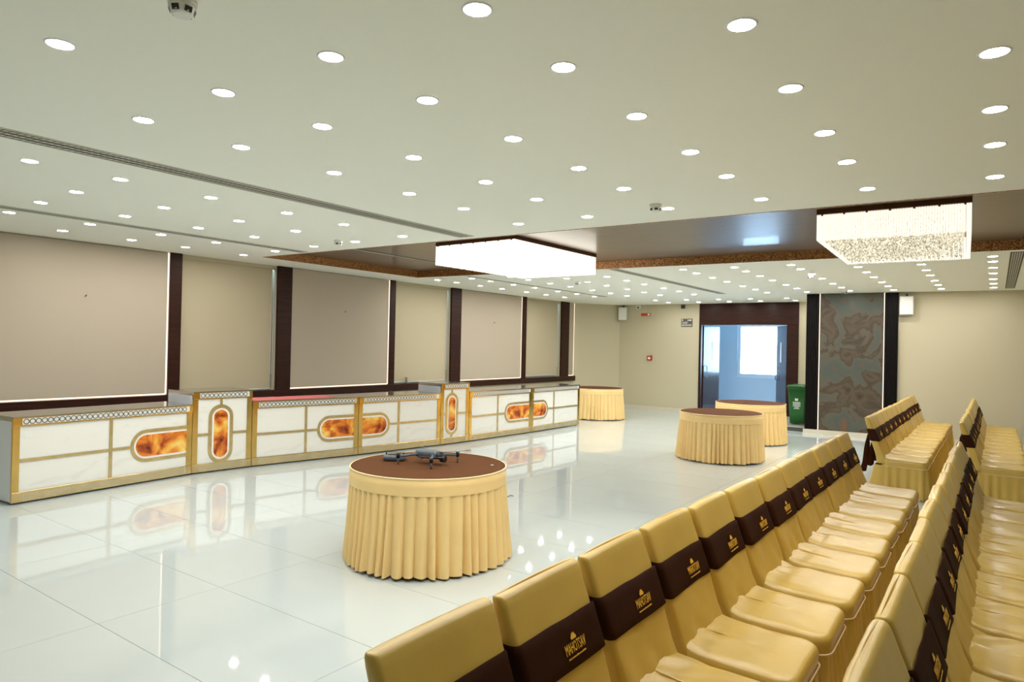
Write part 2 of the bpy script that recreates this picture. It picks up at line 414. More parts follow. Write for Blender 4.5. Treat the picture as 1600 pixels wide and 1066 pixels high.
# ------------------------------------------------------------------ counters
P = [(-8.20,2.70),(-8.40,4.73),(-8.32,5.54),(-8.01,7.18),(-7.775,8.82),(-7.708,9.51),(-7.61,11.38),(-7.58,13.26)]
P = [Vector(p) for p in P]
DEPTH = 0.60
def nrm(i):
    d = (P[i+1]-P[i]).normalized(); return Vector((-d.y, d.x))
BK = []
for i in range(8):
    if i == 0: n = nrm(0)
    elif i == 7: n = nrm(6)
    else: n = (nrm(i-1)+nrm(i)).normalized()
    BK.append(P[i]+n*DEPTH)
def octa_band(W0, W1, z0, z1, y, rows=1):
    mb = MB(); h = (z1-z0)/rows; R = h*0.5; r = R*0.70
    for k in range(rows):
        zc = z0+h*(k+0.5); x = W0+R
        while x+R <= W1+1e-6:
            o = [(x+R*math.cos(math.pi/8+q*math.pi/4), y, zc+R*math.sin(math.pi/8+q*math.pi/4)) for q in range(8)]
            n = [(x+r*math.cos(math.pi/8+q*math.pi/4), y, zc+r*math.sin(math.pi/8+q*math.pi/4)) for q in range(8)]
            mb.add(o+n, [(q, (q+1)%8, 8+(q+1)%8, 8+q) for q in range(8)])
            x += R*1.9
    return mb
def stadium(cx, cz, hw, hh, n=10, open_side=None):
    """outline points (x,z), counter-clockwise; horizontal or vertical capsule"""
    pts = []
    if hw >= hh:
        for i in range(n+1):
            a = -math.pi/2+math.pi*i/n; pts.append((cx+hw-hh+hh*math.cos(a), cz+hh*math.sin(a)))
        for i in range(n+1):
            a = math.pi/2+math.pi*i/n; pts.append((cx-hw+hh+hh*math.cos(a), cz+hh*math.sin(a)))
    else:
        for i in range(n+1):
            a = math.pi*i/n; pts.append((cx+hw*math.cos(a), cz+hh-hw+hw*math.sin(a)))
        for i in range(n+1):
            a = math.pi+math.pi*i/n; pts.append((cx+hw*math.cos(a), cz-hh+hw+hw*math.sin(a)))
    return pts
def clip(pts, lo, hi): return [(min(max(x, lo), hi), z) for x, z in pts]
def plate(pts, y0, y1):
    n = len(pts)
    return MB().add([(x,y0,z) for x,z in pts]+[(x,y1,z) for x,z in pts],
                    [tuple(range(n)), tuple(range(2*n-1,n-1,-1))]+[(i,n+i,n+(i+1)%n,(i+1)%n) for i in range(n)])
def ringplate(po, pi, y0, y1):
    n = len(po); vs = [(x,y0,z) for x,z in po]+[(x,y0,z) for x,z in pi]+[(x,y1,z) for x,z in po]+[(x,y1,z) for x,z in pi]
    fs = []
    for i in range(n):
        j = (i+1)%n
        fs += [(i,j,n+j,n+i), (2*n+i,2*n+j,j,i), (n+i,n+j,3*n+j,3*n+i)]
    return MB().add(vs, fs)
def counter(i, kind, u_div, ring, H, label, top_mat='steel'):
    a, b = P[i], P[i+1]; W = (b-a).length; d = (b-a)/W
    t = thing('buffet_counter', (a.x, a.y, 0), label, 'counter', rz=math.atan2(d.y, d.x), group='white and gold buffet counters')
    n = Vector((-d.y, d.x))
    bl, br = BK[i]-a, BK[i+1]-a
    BL, BR = (bl.dot(d), bl.dot(n)), (br.dot(d), br.dot(n))
    e = 0.003
    foot = [(e, 0.006), (W-e, 0.006), (BR[0]-e, BR[1]), (BL[0]+e, BL[1])]
    part('body', MB().prism(foot, 0.03, H-0.05), 'side_laminate', t)
    zb, zt = 0.125, H-0.105
    part('front_panel', MB().box(0.07, -0.004, zb, W-0.07, 0.005, zt), 'white_marble', t, 'white marbled front panel')
    bb = part('bottom_band', MB().bbox(e, -0.022, 0.018, W-e, 0.005, zb, 0.004), 'gold_satin', t, 'gold bottom band with sparkling inlay')
    part('inlay', MB().box(0.09, -0.0235, 0.035, W-0.09, -0.021, zb-0.018), 'glitter', bb)
    part('inlay_lattice', octa_band(0.095, W-0.095, 0.04, zb-0.022, -0.0245, 3), 'gold_satin', bb, kind='stuff')
    tb = part('top_band', MB().bbox(e, -0.022, zt, W-e, 0.005, H-0.012, 0.004), 'gold', t, 'gold top band with openwork lattice')
    part('lattice_plate', MB().box(0.09, -0.0235, zt+0.018, W-0.05, -0.021, H-0.022), 'lattice_back', tb)
    part('lattice', octa_band(0.095, W-0.055, zt+0.020, H-0.024, -0.0245, 1), 'lattice_metal', tb, kind='stuff')
    for x0 in (e, W-0.075): part('post', MB().bbox(x0, -0.016, zb, x0+0.072, 0.006, zt, 0.004), 'gold', t, 'gold corner post')
    # worktop: frame and slab
    top = [(e, -0.024), (W-e, -0.024), (BR[0]-e, BR[1]+0.005), (BL[0]+e, BL[1]+0.005)]
    tp = part('worktop', MB().prism(top, H-0.05 if False else H-0.012, H), 'steel', t, 'shiny steel worktop')
    for (p, q) in ((foot[3], foot[0]), (foot[1], foot[2])):
        p, q = Vector(p), Vector(q); nn = Vector((-(q-p).y, (q-p).x)).normalized()*0.004
        part('side_rail', MB().prism([p, q, q+nn, p+nn] if nn.x > 0 else [q, p, p+nn, q+nn], H-0.05, H-0.012), 'steel', t)
    for x, y in ((0.04, BL[1]-0.05), (W-0.04, BR[1]-0.05), (0.04, 0.05), (W-0.04, 0.05)):
        part('foot', MB().cyl((x, y), 0.018, 0.0, 0.035, 8), 'steel', t)
    y0, y1 = -0.013, -0.003
    if kind == 'tall':
        cx, hw, cz, hh = ring
        o = stadium(cx, cz, hw, hh); inn = stadium(cx, cz, hw-0.045, hh-0.045); w2 = stadium(cx, cz, hw-0.072, hh-0.072)
        rg = part('capsule_ring', ringplate(o, inn, y0, y1), 'gold_satin', t, 'upright gold capsule shaped ring')
        part('capsule_border', plate(inn, -0.008, y1), 'white_border', rg)
        part('onyx_inset', plate(w2, -0.012, y1), 'onyx', rg, 'amber and orange marbled inset')
        for p0, p1 in ((0.075, cx-hw+0.004), (cx+hw-0.004, W-0.075)):
            part('rail', MB().box(p0, y0, cz-0.016, p1, y1, cz+0.016), 'gold_satin', t)
        for z0, z1 in ((zb, cz-hh+0.004), (cz+hh-0.004, zt)):
            part('rail', MB().box(cx-0.016, y0, z0, cx+0.016, y1, z1), 'gold_satin', t)
    else:
        cz, hh = 0.445, 0.195
        if kind == 'R': lo, hi, cx, hw = ring, W-0.07, ring+0.8, 0.8
        else: lo, hi, cx, hw = 0.07, ring, ring-0.8, 0.8
        o = clip(stadium(cx, cz, hw, hh), lo, hi)
        inn = clip(stadium(cx, cz, hw-0.04, hh-0.04), lo, hi); w2 = clip(stadium(cx, cz, hw-0.065, hh-0.065), lo, hi)
        rg = part('capsule_ring', ringplate(o, inn, y0, y1), 'gold_satin', t, 'gold half capsule ring')
        part('capsule_border', plate(inn, -0.008, y1), 'white_border', rg)
        part('onyx_inset', plate(w2, -0.012, y1), 'onyx', rg, 'amber and orange marbled inset')
        if kind == 'R': segs = ((0.075, u_div-0.018), (u_div+0.018, ring+0.004))
        else: segs = ((ring-0.004, u_div-0.018), (u_div+0.018, W-0.075))
        for p0, p1 in segs: part('rail', MB().box(p0, y0, cz-0.016, p1, y1, cz+0.016), 'gold_satin', t)
        part('divider', MB().box(u_div-0.018, y0, zb, u_div+0.018, y1, zt), 'gold_satin', t)
    return t
LOW, TALL = 0.905, 1.065
counter(0, 'R', 1.01, 1.24, LOW, 'long low white counter at the left end of the row')
counter(1, 'tall', 0, (0.38, 0.165, 0.50, 0.385), TALL, 'tall white counter with upright amber capsule, left one of two')
counter(2, 'R', 0.80, 0.98, LOW, 'low white counter with red cloth on top')
counter(3, 'L', 0.77, 0.595, LOW, 'low white counter directly behind the drone table')
counter(4, 'tall', 0, (0.27, 0.15, 0.53, 0.365), TALL, 'tall white counter with upright amber capsule, right one of two')
counter(5, 'R', 0.815, 1.02, LOW, 'low white counter right beside the right tall counter')
counter(6, 'L', 0.834, 0.607, LOW, 'low white counter at the right end of the row')
# red cloth on counter 3
a, b = P[2], P[3]; d = (b-a).normalized()
cl = MB(); rows = []
for i in range(25):
    u = 0.03+1.27*i/24
    rows.append([(u, 0.02+0.5*j/10, 0.004+0.003*noise.noise((u*6, j*0.5, 1.0))) for j in range(11)])
vs_ = [p for r in rows for p in r]
fs_ = [(i*11+j, (i+1)*11+j, (i+1)*11+j+1, i*11+j+1) for i in range(24) for j in range(10)]
k0 = len(vs_); vs_ += [(p[0], p[1], 0.0) for p in vs_]
fs_ += [tuple(k0+q for q in f[::-1]) for f in fs_]
edge = [i*11 for i in range(25)]+[24*11+j for j in range(1, 11)]+[i*11+10 for i in range(23, -1, -1)]+[j for j in range(9, 0, -1)]
fs_ += [(edge[(q+1) % len(edge)], edge[q], k0+edge[q], k0+edge[(q+1) % len(edge)]) for q in range(len(edge))]
cl.add(vs_, fs_, True)
solo('red_cloth', cl, 'red_cloth', 'dull red cloth spread over a low counter top', 'cloth', (a.x, a.y, LOW+0.001), math.atan2(d.y, d.x))
# glass on the sill
g = thing('drinking_glass', (XL+0.035, 10.08, SILL), 'small grey drinking glass standing on the window sill', 'glass')
rg = [[(q*math.cos(2*math.pi*i/14), q*math.sin(2*math.pi*i/14), z) for i in range(14)] for q, z in ((0.030,0),(0.031,0.05),(0.034,0.135),(0.031,0.135),(0.027,0.02))]
part('tumbler', MB().loft(rg), 'glass_cup', g)
part('rim', MB().tube([(0.033*math.cos(2*math.pi*i/14), 0.033*math.sin(2*math.pi*i/14), 0.135) for i in range(14)], 0.003, 5, True), 'grey_plastic', g)

# ------------------------------------------------------------------ round tables
def pleat(s):
    s = s % 1.0
    u = s/0.72 if s < 0.72 else (1-s)/0.28
    return math.sin(u*math.pi/2)**0.75
def skirt_mesh(R, z0, z1, seed, npl=50, flare=0.042):
    rnd = random.Random(seed)
    wts = [rnd.uniform(0.65, 1.45) for _ in range(npl)]; tot = sum(wts)
    amp = [rnd.uniform(0.6, 1.25) for _ in range(npl)]
    ang = []; A = 0.0
    per = 9
    samples = []
    for k in range(npl):
        for q in range(per): samples.append((A+wts[k]*q/per, q/per, amp[k], rnd.uniform(-1, 1) if q == 0 else None, k))
        A += wts[k]
    rings = []; nz = 11
    drop = [rnd.uniform(-0.012, 0.012) for _ in range(npl)]
    for j in range(nz):
        t = j/(nz-1)
        ring = []
        for (p, s, am, _, k) in samples:
            th = 2*math.pi*p/tot
            w = 0.020+0.050*t**0.8
            sway = 0.012*math.sin(3*th+seed)*t+0.010*noise.noise((math.cos(th)*3, math.sin(th)*3, t*1.5+seed))*t
            r = R+flare*t+am*w*(pleat(s)-0.80)+sway
            th2 = th+0.012*t*math.sin(k*2.1+seed)
            z = z1+(z0-z1)*t
            if j == nz-1: z += drop[k]*0.6+0.008*noise.noise((th*4, seed, 0))
            ring.append((r*math.cos(th2), r*math.sin(th2), max(z, 0.004)))
        rings.append(ring)
    mb = MB().loft(rings[::-1], cap0=False, cap1=False)
    return mb
def round_table(x, y, label, seed, R=0.635, Ht=0.75):
    t = thing('round_table', (x, y, 0), label, 'table', rz=seed*0.7, group='skirted round tables')
    n = 72
    circ = lambda r, z: [(r*math.cos(2*math.pi*i/n), r*math.sin(2*math.pi*i/n), z) for i in range(n)]
    part('top_cloth', MB().loft([circ(R-0.004, Ht-0.02), circ(R, Ht-0.010), circ(R-0.002, Ht-0.002), circ(R-0.012, Ht)]), 'brown_cloth', t, 'dark brown cloth table top')
    part('skirt_band', MB().loft([circ(R+0.012, Ht-0.135), circ(R+0.010, Ht-0.07), circ(R+0.007, Ht-0.012), circ(R-0.03, Ht-0.022)], cap0=False, cap1=False), 'skirt_cloth', t, 'smooth cream band round the table edge')
    part('piping', MB().tube(circ(R+0.006, Ht-0.008), 0.006, 6, True), 'skirt_piping', t, 'pale piping round the table edge')
    part('pleated_skirt', skirt_mesh(R+0.006, 0.02, Ht-0.13, seed), 'skirt_cloth', t, 'pleated cream gold table skirt')
    return t
round_table(-3.83, 4.22, 'round gold skirted table in front carrying a drone', 1)
round_table(-3.60, 10.9, 'round gold skirted table with dark top near the doorway, nearer of two', 2)
round_table(-3.84, 13.35, 'round gold skirted table partly hidden behind another, by the green bin', 3)
round_table(-8.02, 14.92, 'round gold skirted table at the right end of the counters', 4)

# ------------------------------------------------------------------ drone and controller on the front table
TZ = 0.75
dr = thing('drone', (-3.83, 4.21, TZ), 'folding grey camera drone standing on the brown table top', 'drone', rz=math.radians(6)); dr.scale = (1.1, 1.1, 1.1)
def rrect(hx, hy, r, z, n=4, cx=0, cy=0):
    pts = []
    for sx, sy, a0 in ((1,1,0),(-1,1,90),(-1,-1,180),(1,-1,270)):
        for i in range(n+1):
            a = math.radians(a0+90*i/n); pts.append((cx+sx*(hx-r)+r*math.cos(a), cy+sy*(hy-r)+r*math.sin(a), z))
    return pts
part('body', MB().loft([rrect(0.085,0.032,0.02,0.045), rrect(0.10,0.045,0.025,0.058), rrect(0.105,0.048,0.025,0.085), rrect(0.095,0.04,0.02,0.102), rrect(0.07,0.028,0.015,0.108)]), 'drone_grey', dr, 'grey drone body shell')
part('nose', MB().loft([rrect(0.02,0.036,0.01,0.05,cx=0.1), rrect(0.025,0.04,0.01,0.07,cx=0.103), rrect(0.018,0.034,0.01,0.098,cx=0.095)]), 'drone_dark', dr)
cmn = MB().loft([[(0.118+0.0+q, 0.026*math.cos(2*math.pi*i/12), 0.05+0.026*math.sin(2*math.pi*i/12)) for i in range(12)] for q in (0.0, 0.03, 0.036)])
part('camera_gimbal', cmn, 'drone_dark', dr, 'black round camera under the nose')
for sx, sy, L_ in ((1,1,(0.15,0.17)),(1,-1,(0.15,-0.17)),(-1,1,(-0.17,0.15)),(-1,-1,(-0.17,-0.15))):
    am = part('arm', MB().tube([(sx*0.07, sy*0.04, 0.075), (L_[0]*0.9, L_[1]*0.9, 0.06), (L_[0], L_[1], 0.055)], [0.012, 0.009, 0.011], 6), 'drone_grey', dr)
    part('motor', MB().cyl(L_, 0.014, 0.048, 0.085, 10), 'drone_dark', am)
    part('landing_foot', MB().cyl(L_, 0.005, 0.0, 0.05, 6, 0.009), 'drone_grey', am)
    th = random.uniform(0, 3.14)
    pr = MB()
    for sgn in (1, -1):
        c, s = math.cos(th)*sgn, math.sin(th)*sgn
        q = [(0.01,-0.006),(0.05,-0.011),(0.11,-0.006),(0.115,0.002),(0.05,0.009),(0.01,0.006)]
        w = [(L_[0]+x*c-y*s, L_[1]+x*s+y*c) for x, y in q]
        pr.prism(w, 0.087, 0.0885)
    part('propeller', pr, 'drone_dark', am)
rc = thing('remote_controller', (-4.15, 4.14, TZ), 'grey remote controller lying left of the drone', 'controller', rz=math.radians(40))
part('case', MB().loft([rrect(0.085,0.05,0.02,0.002), rrect(0.095,0.06,0.025,0.015), rrect(0.095,0.06,0.025,0.04), rrect(0.085,0.05,0.02,0.05)]), 'drone_grey', rc)
part('screen', MB().bbox(-0.055,-0.035,0.048,0.055,0.035,0.054,0.003), 'drone_dark', rc)
for x in (-0.072, 0.072): part('stick', MB().cyl((x, 0.01), 0.006, 0.048, 0.068, 8), 'drone_dark', rc)
solo('paper_scrap', MB().prism([(-0.012,-0.006),(0.01,-0.009),(0.014,0.006),(-0.008,0.008)], 0, 0.002), 'print_white', 'tiny white paper scrap near the right edge of the drone table', 'paper', (-3.40, 4.52, TZ), 0.4)

# ------------------------------------------------------------------ chairs
def sect(xf, xb, hw, z, r=0.03, n=5, nx=6, ny=12):
    """rounded rectangle between x=xb..xf, y=-hw..hw with extra points along the sides (CCW)"""
    r = min(r, (xf-xb)/2-0.002, hw-0.001)
    P_ = []
    def arc(cx, cy, a0):
        for i in range(n+1):
            a = math.radians(a0+90*i/n); P_.append((cx+r*math.cos(a), cy+r*math.sin(a), z))
    arc(xf-r, hw-r, 0)
    for i in range(1, nx): P_.append((xf-r-(xf-xb-2*r)*i/nx, hw, z))
    arc(xb+r, hw-r, 90)
    for i in range(1, ny): P_.append((xb, hw-r-(2*hw-2*r)*i/ny, z))
    arc(xb+r, -hw+r, 180)
    for i in range(1, nx): P_.append((xb+r+(xf-xb-2*r)*i/nx, -hw, z))
    arc(xf-r, -hw+r, 270)
    for i in range(1, ny): P_.append((xf, -hw+r+(2*hw-2*r)*i/ny, z))
    return P_
def xf(z): return -0.165-0.185*(z-0.47)/0.48
def bthick(z): return 0.115-0.062*min(1, max(0, (z-0.42)/0.53))
def bhw(z): return 0.240+0.016*max(0, (z-0.47)/0.48)
def wr_(p, seed, a, f): return a*noise.noise((p[0]*f+seed*7.3, p[1]*f, p[2]*f*0.6))
def make_chair_meshes(seed):
    rnd = random.Random(seed)
    out = {}
    # backrest
    zs = [0.40, 0.44, 0.48, 0.53, 0.58, 0.63, 0.68, 0.73, 0.78, 0.83, 0.88, 0.915, 0.937, 0.946, 0.950, 0.951]
    ins = [0]*11+[0.0, 0.002, 0.007, 0.016, 0.025]
    rings = []
    for z, i_ in zip(zs, ins):
        ring = []
        for p in sect(xf(z)-i_*0.8, xf(z)-bthick(z)+i_*0.8, bhw(z)-i_*0.4, z, 0.022):
            low = max(0, 1-(z-0.42)/0.35)
            dx = wr_(p, seed, 0.006+0.016*low, 7.0)+0.006*low*math.sin(p[1]*38+z*25+seed)
            if z > 0.86: dx = wr_((0, p[1], 0.86), seed, 0.006, 7.0)
            crown = 0.008*max(0, 1-(p[1]/0.26)**2) if z > 0.90 else 0
            ring.append((p[0]+dx, p[1]+wr_(p, seed+3, 0.006, 5.0), p[2]+crown*(1 if z > 0.93 else 0.5)))
        rings.append(ring)
    out['backrest'] = MB().loft(rings).mesh('backrest')
    # seat
    rings = []
    for z, i_ in ((0.375,0.0),(0.385,0.0),(0.41,-0.003),(0.430,-0.003),(0.446,0.003),(0.455,0.012),(0.460,0.026),(0.463,0.06),(0.4645,0.095),(0.465,0.13),(0.4655,0.17),(0.466,0.205),(0.466,0.232)):
        ring = []
        for p in sect(0.272-i_, -0.22+i_*0.2, 0.240-i_, z, 0.075-min(0.05, i_*0.4), 6, 12, 12):
            bk = max(0, 1-(p[0]+0.20)/0.30)
            dz = 0
            if z > 0.44:
                dz = 0.032*max(0, 1-(p[0]+0.22)/0.13)**2+wr_(p, seed, 0.006, 6)+bk*0.012*noise.noise((math.atan2(p[1]+0.1, p[0]+0.32)*7, (p[0]+0.3)*2, seed*2.7))+0.010*bk
            ring.append((p[0], p[1], p[2]+dz))
        rings.append(ring)
    out['seat'] = MB().loft(rings).mesh('seat')
    out['piping'] = MB().tube([q for q in sect(0.278, -0.20, 0.244, 0.376, 0.075, 6, 6, 8)], 0.004, 5, True).mesh('piping')
    # pleated skirt down to the floor
    base = sect(0.266, -0.285, 0.232, 0.0, 0.06, 8, 44, 38)
    npt = len(base); rings = []
    ph = [rnd.uniform(0, 6.28) for _ in range(3)]
    cen = Vector((0.01, 0, 0))
    for j in range(9):
        t = j/8; z = 0.38*(1-t)+0.006*t; ring = []
        for i, p in enumerate(base):
            s = i/npt*2*math.pi
            prev, nxt = Vector(base[i-1]), Vector(base[(i+1) % npt])
            tg = (nxt-prev).normalized(); nn = Vector((tg.y, -tg.x, 0))
            w = 0.5*math.sin(s*22+ph[0]+0.8*math.sin(s*5+ph[1]))+0.3*math.sin(s*17+ph[2])
            off = 0.018*t+w*(0.010+0.034*t)
            ring.append((p[0]+nn.x*off-(0.06*t if p[0] < -0.2 else 0), max(-0.252, min(0.252, p[1]+nn.y*off*0.6)), z))
        rings.append(ring)
    out['skirt'] = MB().loft(rings[::-1], cap0=False, cap1=False).mesh('skirt')
    # sash
    rings = []
    for z in (0.665, 0.67, 0.70, 0.74, 0.78, 0.808, 0.813):
        e = 0.011 if z not in (0.665, 0.813) else 0.004
        ring = []
        for p in sect(xf(z)+e, xf(z)-bthick(z)-e, bhw(z)+e*0.4, z, 0.026):
            ring.append((p[0]+wr_(p, seed+1, 0.006, 6), p[1], p[2]+0.008*noise.noise((p[1]*4, seed*3.1, p[0]))))
        rings.append(ring)
    out['sash'] = MB().loft(rings, cap0=False, cap1=False).mesh('sash')
    zk = 0.735; xk = xf(zk)-bthick(zk)-0.022
    kn = MB().loft([[(xk+0.03*q*math.cos(2*math.pi*i/10), 0.02+h_, zk+0.045*q*math.sin(2*math.pi*i/10)) for i in range(10)] for q, h_ in ((0.35,-0.045),(1.0,-0.02),(0.65,0.0),(1.0,0.02),(0.35,0.045))])
    out['sash_knot'] = kn.mesh('sash_knot')
    for s, nm in ((-1, 'a'), (1, 'b')):
        tl = MB(); rows = []
        for j in range(9):
            q = j/8; z = zk-0.02-0.46*q; w_ = 0.016+0.022*q
            x = xk-0.012-0.05*q+0.008*math.sin(q*6+s+seed); yc = 0.02+s*(0.02+0.045*q)
            yc = 0.02+s*(0.012+0.03*q)
            rows.append([(x-w_*1.2, yc-0.3*w_, z), (x, yc, z-0.01*q), (x+w_*0.6, yc+0.3*w_, z), (x+w_*0.6, yc+0.3*w_+0.004, z), (x, yc+0.004, z-0.01*q), (x-w_*1.2, yc-0.3*w_+0.004, z)])
        out['tail_'+nm] = tl.loft(rows).mesh('sash_tail')
    for k, me in out.items():
        me.materials.append(MATS['sash' if k.startswith(('sash', 'tail')) else ('skirt_piping' if k == 'piping' else 'satin')])
    return out
# logo meshes on the sash (shared)
def text_mesh(body, size, ext=0.0006, sx=1.0, align='CENTER'):
    cu = bpy.data.curves.new('txt', 'FONT'); cu.body = body; cu.size = size; cu.extrude = ext; cu.align_x = align; cu.resolution_u = 2
    o = bpy.data.objects.new('txt', cu); COL.objects.link(o)
    dg = bpy.context.evaluated_depsgraph_get()
    me = bpy.data.meshes.new_from_object(o.evaluated_get(dg))
    bpy.data.objects.remove(o)
    me.transform(Matrix.Diagonal((sx, 1, 1, 1)))
    return me
LZ = 0.735
slope = -0.185/0.48
up = Vector((slope, 0, 1)).normalized()
nor = Vector((0,1,0)).cross(up)
LM = Matrix(((0, up.x, nor.x, 0), (1, up.y, nor.y, 0), (0, up.z, nor.z, 0), (0, 0, 0, 1)))
LM = LM @ Matrix.Diagonal((0.78, 0.78, 1, 1))
LM.translation = Vector((xf(LZ)+0.0185, 0.045, LZ-0.004))
tm = text_mesh('MAHOTSAV', 0.062, sx=0.52)
tm.transform(Matrix.Translation((0, -0.024, 0)))
tm.transform(LM); tm.materials.clear(); tm.materials.append(MATS['logo_gold'])
cw = MB()
crown = [(-0.020,0.026),(0.020,0.026),(0.022,0.036),(0.013,0.044),(0.010,0.052),(0.005,0.047),(0,0.054),(-0.005,0.047),(-0.010,0.052),(-0.013,0.044),(-0.022,0.036)]
n_ = len(crown)
cw.add([(x,y,-0.0006) for x,y in crown]+[(x,y,0.0006) for x,y in crown], [tuple(range(n_)), tuple(range(2*n_-1,n_-1,-1))]+[(i,(i+1)%n_,n_+(i+1)%n_,n_+i) for i in range(n_)])
for f in range(len(cw.f)): cw.f[f] = cw.f[f][::-1]
cw.xform(LM); crown_me = cw.mesh('emblem'); crown_me.materials.append(MATS['logo_gold'])
ul = MB(); rnd_ = random.Random(3)
x = -0.075
while x < 0.072:
    w = rnd_.uniform(0.004, 0.008); ul.box(x, -0.041-0.003, -0.0006, x+w, -0.041+rnd_.uniform(0.001, 0.004), 0.0006); x += w+0.0025
ul.xform(LM); ul_me = ul.mesh('tagline'); ul_me.materials.append(MATS['logo_gold'])

protos = []
for sd in range(4):
    ms = make_chair_meshes(sd+1)
    protos.append(ms)
def build_chair(ms):
    r = link('banquet_chair', None); r.empty_display_size = 0.1
    for k in ('backrest', 'seat', 'skirt', 'piping'): link(k, ms[k], r)
    s = link('sash', ms['sash'], r); s['label'] = 'dark brown sash with gold lettering'
    link('lettering', tm, s); link('emblem', crown_me, s); link('tagline', ul_me, s)
    link('sash_knot', ms['sash_knot'], r); link('sash_tail', ms['tail_a'], r); link('sash_tail', ms['tail_b'], r)
    return r
PRO = [build_chair(ms) for ms in protos]
used = [False]*4
def place(x, y, rz, label, group, v):
    o = PRO[v] if not used[v] else copy_tree(PRO[v]); used[v] = True
    o.location = (x, y, 0); o.rotation_euler = (0, 0, rz)
    tag(o, label, 'chair', group)
rnd = random.Random(11)
def row(x, y0, n, step, where, grp, v0=0, dx=0.0):
    for k in range(n):
        place(x+(min(0, dx+0.013*k) if dx else 0)+rnd.uniform(-0.007, 0.007), y0+step*k, rnd.uniform(-0.014, 0.014), 'gold satin covered chair with brown sash, %s from camera in %s' % (ORD[k], where), grp, rnd.randrange(4))
row(-0.845, 1.465, 12, 0.527, 'left front row', 'chairs in the front block', dx=-0.075)
row(0.105, 2.06, 11, 0.522, 'right front row', 'chairs in the front block')
row(-0.915, 9.66, 11, 0.528, 'left rear row', 'chairs in the rear block')
row(0.06, 9.86, 11, 0.515, 'right rear row', 'chairs in the rear block')

# ------------------------------------------------------------------ ceiling downlights
ring_mb = MB()
n_ = 20
def crc(r, z): return [(r*math.cos(2*math.pi*i/n_), r*math.sin(2*math.pi*i/n_), z) for i in range(n_)]
ring_me = MB().loft([crc(0.051, -0.004), crc(0.058, -0.005), crc(0.061, 0.0)], cap0=False, cap1=False).mesh('trim_ring'); ring_me.materials.append(MATS['lamp_trim'])
disc_me = MB().loft([crc(0.0515, -0.001), crc(0.0515, -0.004)], cap0=False, cap1=True, smooth=False).mesh('diffuser'); disc_me.materials.append(MATS['lamp'])
disc_me.flip_normals()
def downlight(x, y, label, grp):
    t = thing('downlight', (x, y, CZ), label, 'ceiling light', group=grp)
    link('trim_ring', ring_me, t); link('diffuser', disc_me, t)
rows_n = [1.92, 2.54, 3.30, 4.09, 4.80, 5.68]
cols_n = [-0.02, -0.81, -1.59, -2.39, -3.20, -4.0, -5.66, -6.50, -7.33, -8.22, -9.04]
first_n = [2, 1, 0, 0, 0, 0, 0, 1, 1, 1, 2]
for ci, (x, f0) in enumerate(zip(cols_n, first_n)):
    for k, r in enumerate(range(f0, 6)):
        downlight(x, rows_n[r]+0.006*(x+4.2)**2, 'round white ceiling downlight before the brown recess, %s line from right, %s from camera' % (ORD[ci], ORD[k]), 'front ceiling downlights')
downlight(-3.28, 1.22, 'round white ceiling downlight in the top left corner of the picture', 'front ceiling downlights')
rows_f = [9.94, 10.52, 11.30, 12.08, 13.03, 13.88, 14.75, 16.42, 17.27]
cols_f = [-0.045, -0.855, -1.64, -2.42, -3.22, -4.01, -4.83, -5.60, -6.40, -7.22, -8.08, -8.91]
for ci, x in enumerate(cols_f):
    k = 0
    for r in range(9):
        if r >= 7 and (x > -3.9 or x < -7.5): continue
        if x == -4.83 and r < 7: continue
        if x == -4.01 and r == 7: pass
        yy = rows_f[r]+0.055*(x+8.91)
        downlight(x, yy, 'round white ceiling downlight beyond the brown recess, %s line from right, %s from camera' % (ORD[ci], ORD[k]), 'rear ceiling downlights'); k += 1

# ------------------------------------------------------------------ ceiling slot vents, smoke detectors
def vent(x0, x1, y0, y1, z, label, dark=False, nslat=3, skew=0.0):
    cx, cy = (x0+x1)/2, (y0+y1)/2; w, l = (x1-x0)/2, (y1-y0)/2
    t = thing('air_vent', (cx, cy, z), label, 'air vent', rz=skew, group='slot air vents')
    part('frame', MB().box(-w,-l,-0.006,-w+0.012,l,0).box(w-0.012,-l,-0.006,w,l,0).box(-w+0.012,-l,-0.006,w-0.012,-l+0.012,0).box(-w+0.012,l-0.012,-0.006,w-0.012,l,0), 'vent_dark' if dark else 'vent_frame', t)
    part('throat', MB().box(-w+0.012,-l+0.012,-0.002,w-0.012,l-0.012,-0.001), 'vent_dark', t)
    for k in range(nslat):
        x = -w+0.012+(2*w-0.024)*(k+0.5)/nslat
        hw_ = (w-0.012)/nslat*0.55
        part('slat', MB().box(x-hw_, -l+0.012, -0.006, x+hw_, l-0.012, -0.003), 'vent_slat' if not dark else 'vent_frame', t)
    bl = MB(); y = -l+0.03
    while y < l-0.02:
        bl.add([(-w+0.012, y, -0.0062), (w-0.012, y+0.03, -0.0062), (w-0.012, y+0.036, -0.0062), (-w+0.012, y+0.006, -0.0062)], [(3,2,1,0)]); y += 0.04
    part('blades', bl, 'vent_dark', t, kind='stuff')
vent(-5.12, -4.90, 1.2, 6.08, CZ, 'long grey slot vent crossing the front ceiling, nearer of two')
vent(-8.01, -7.84, 2.3, 6.04, CZ, 'long grey slot vent close to the window wall, front ceiling')
vent(-5.05, -4.88, 9.66, 15.0, CZ, 'long grey slot vent on the rear ceiling running towards the doorway')
vent(-7.90, -7.79, 9.55, 14.95, CZ, 'thin grey slot vent on the rear ceiling above the window side')
vent(0.13, 0.27, 10.1, 15.45, CZ, 'dark slatted vent on the rear ceiling at the right edge', True, 5, 0.0)
vent(0.24, 0.44, 6.45, 9.8, CZ+CD, 'dark slatted vent inside the brown recess at the right edge', True, 5, 0.0)
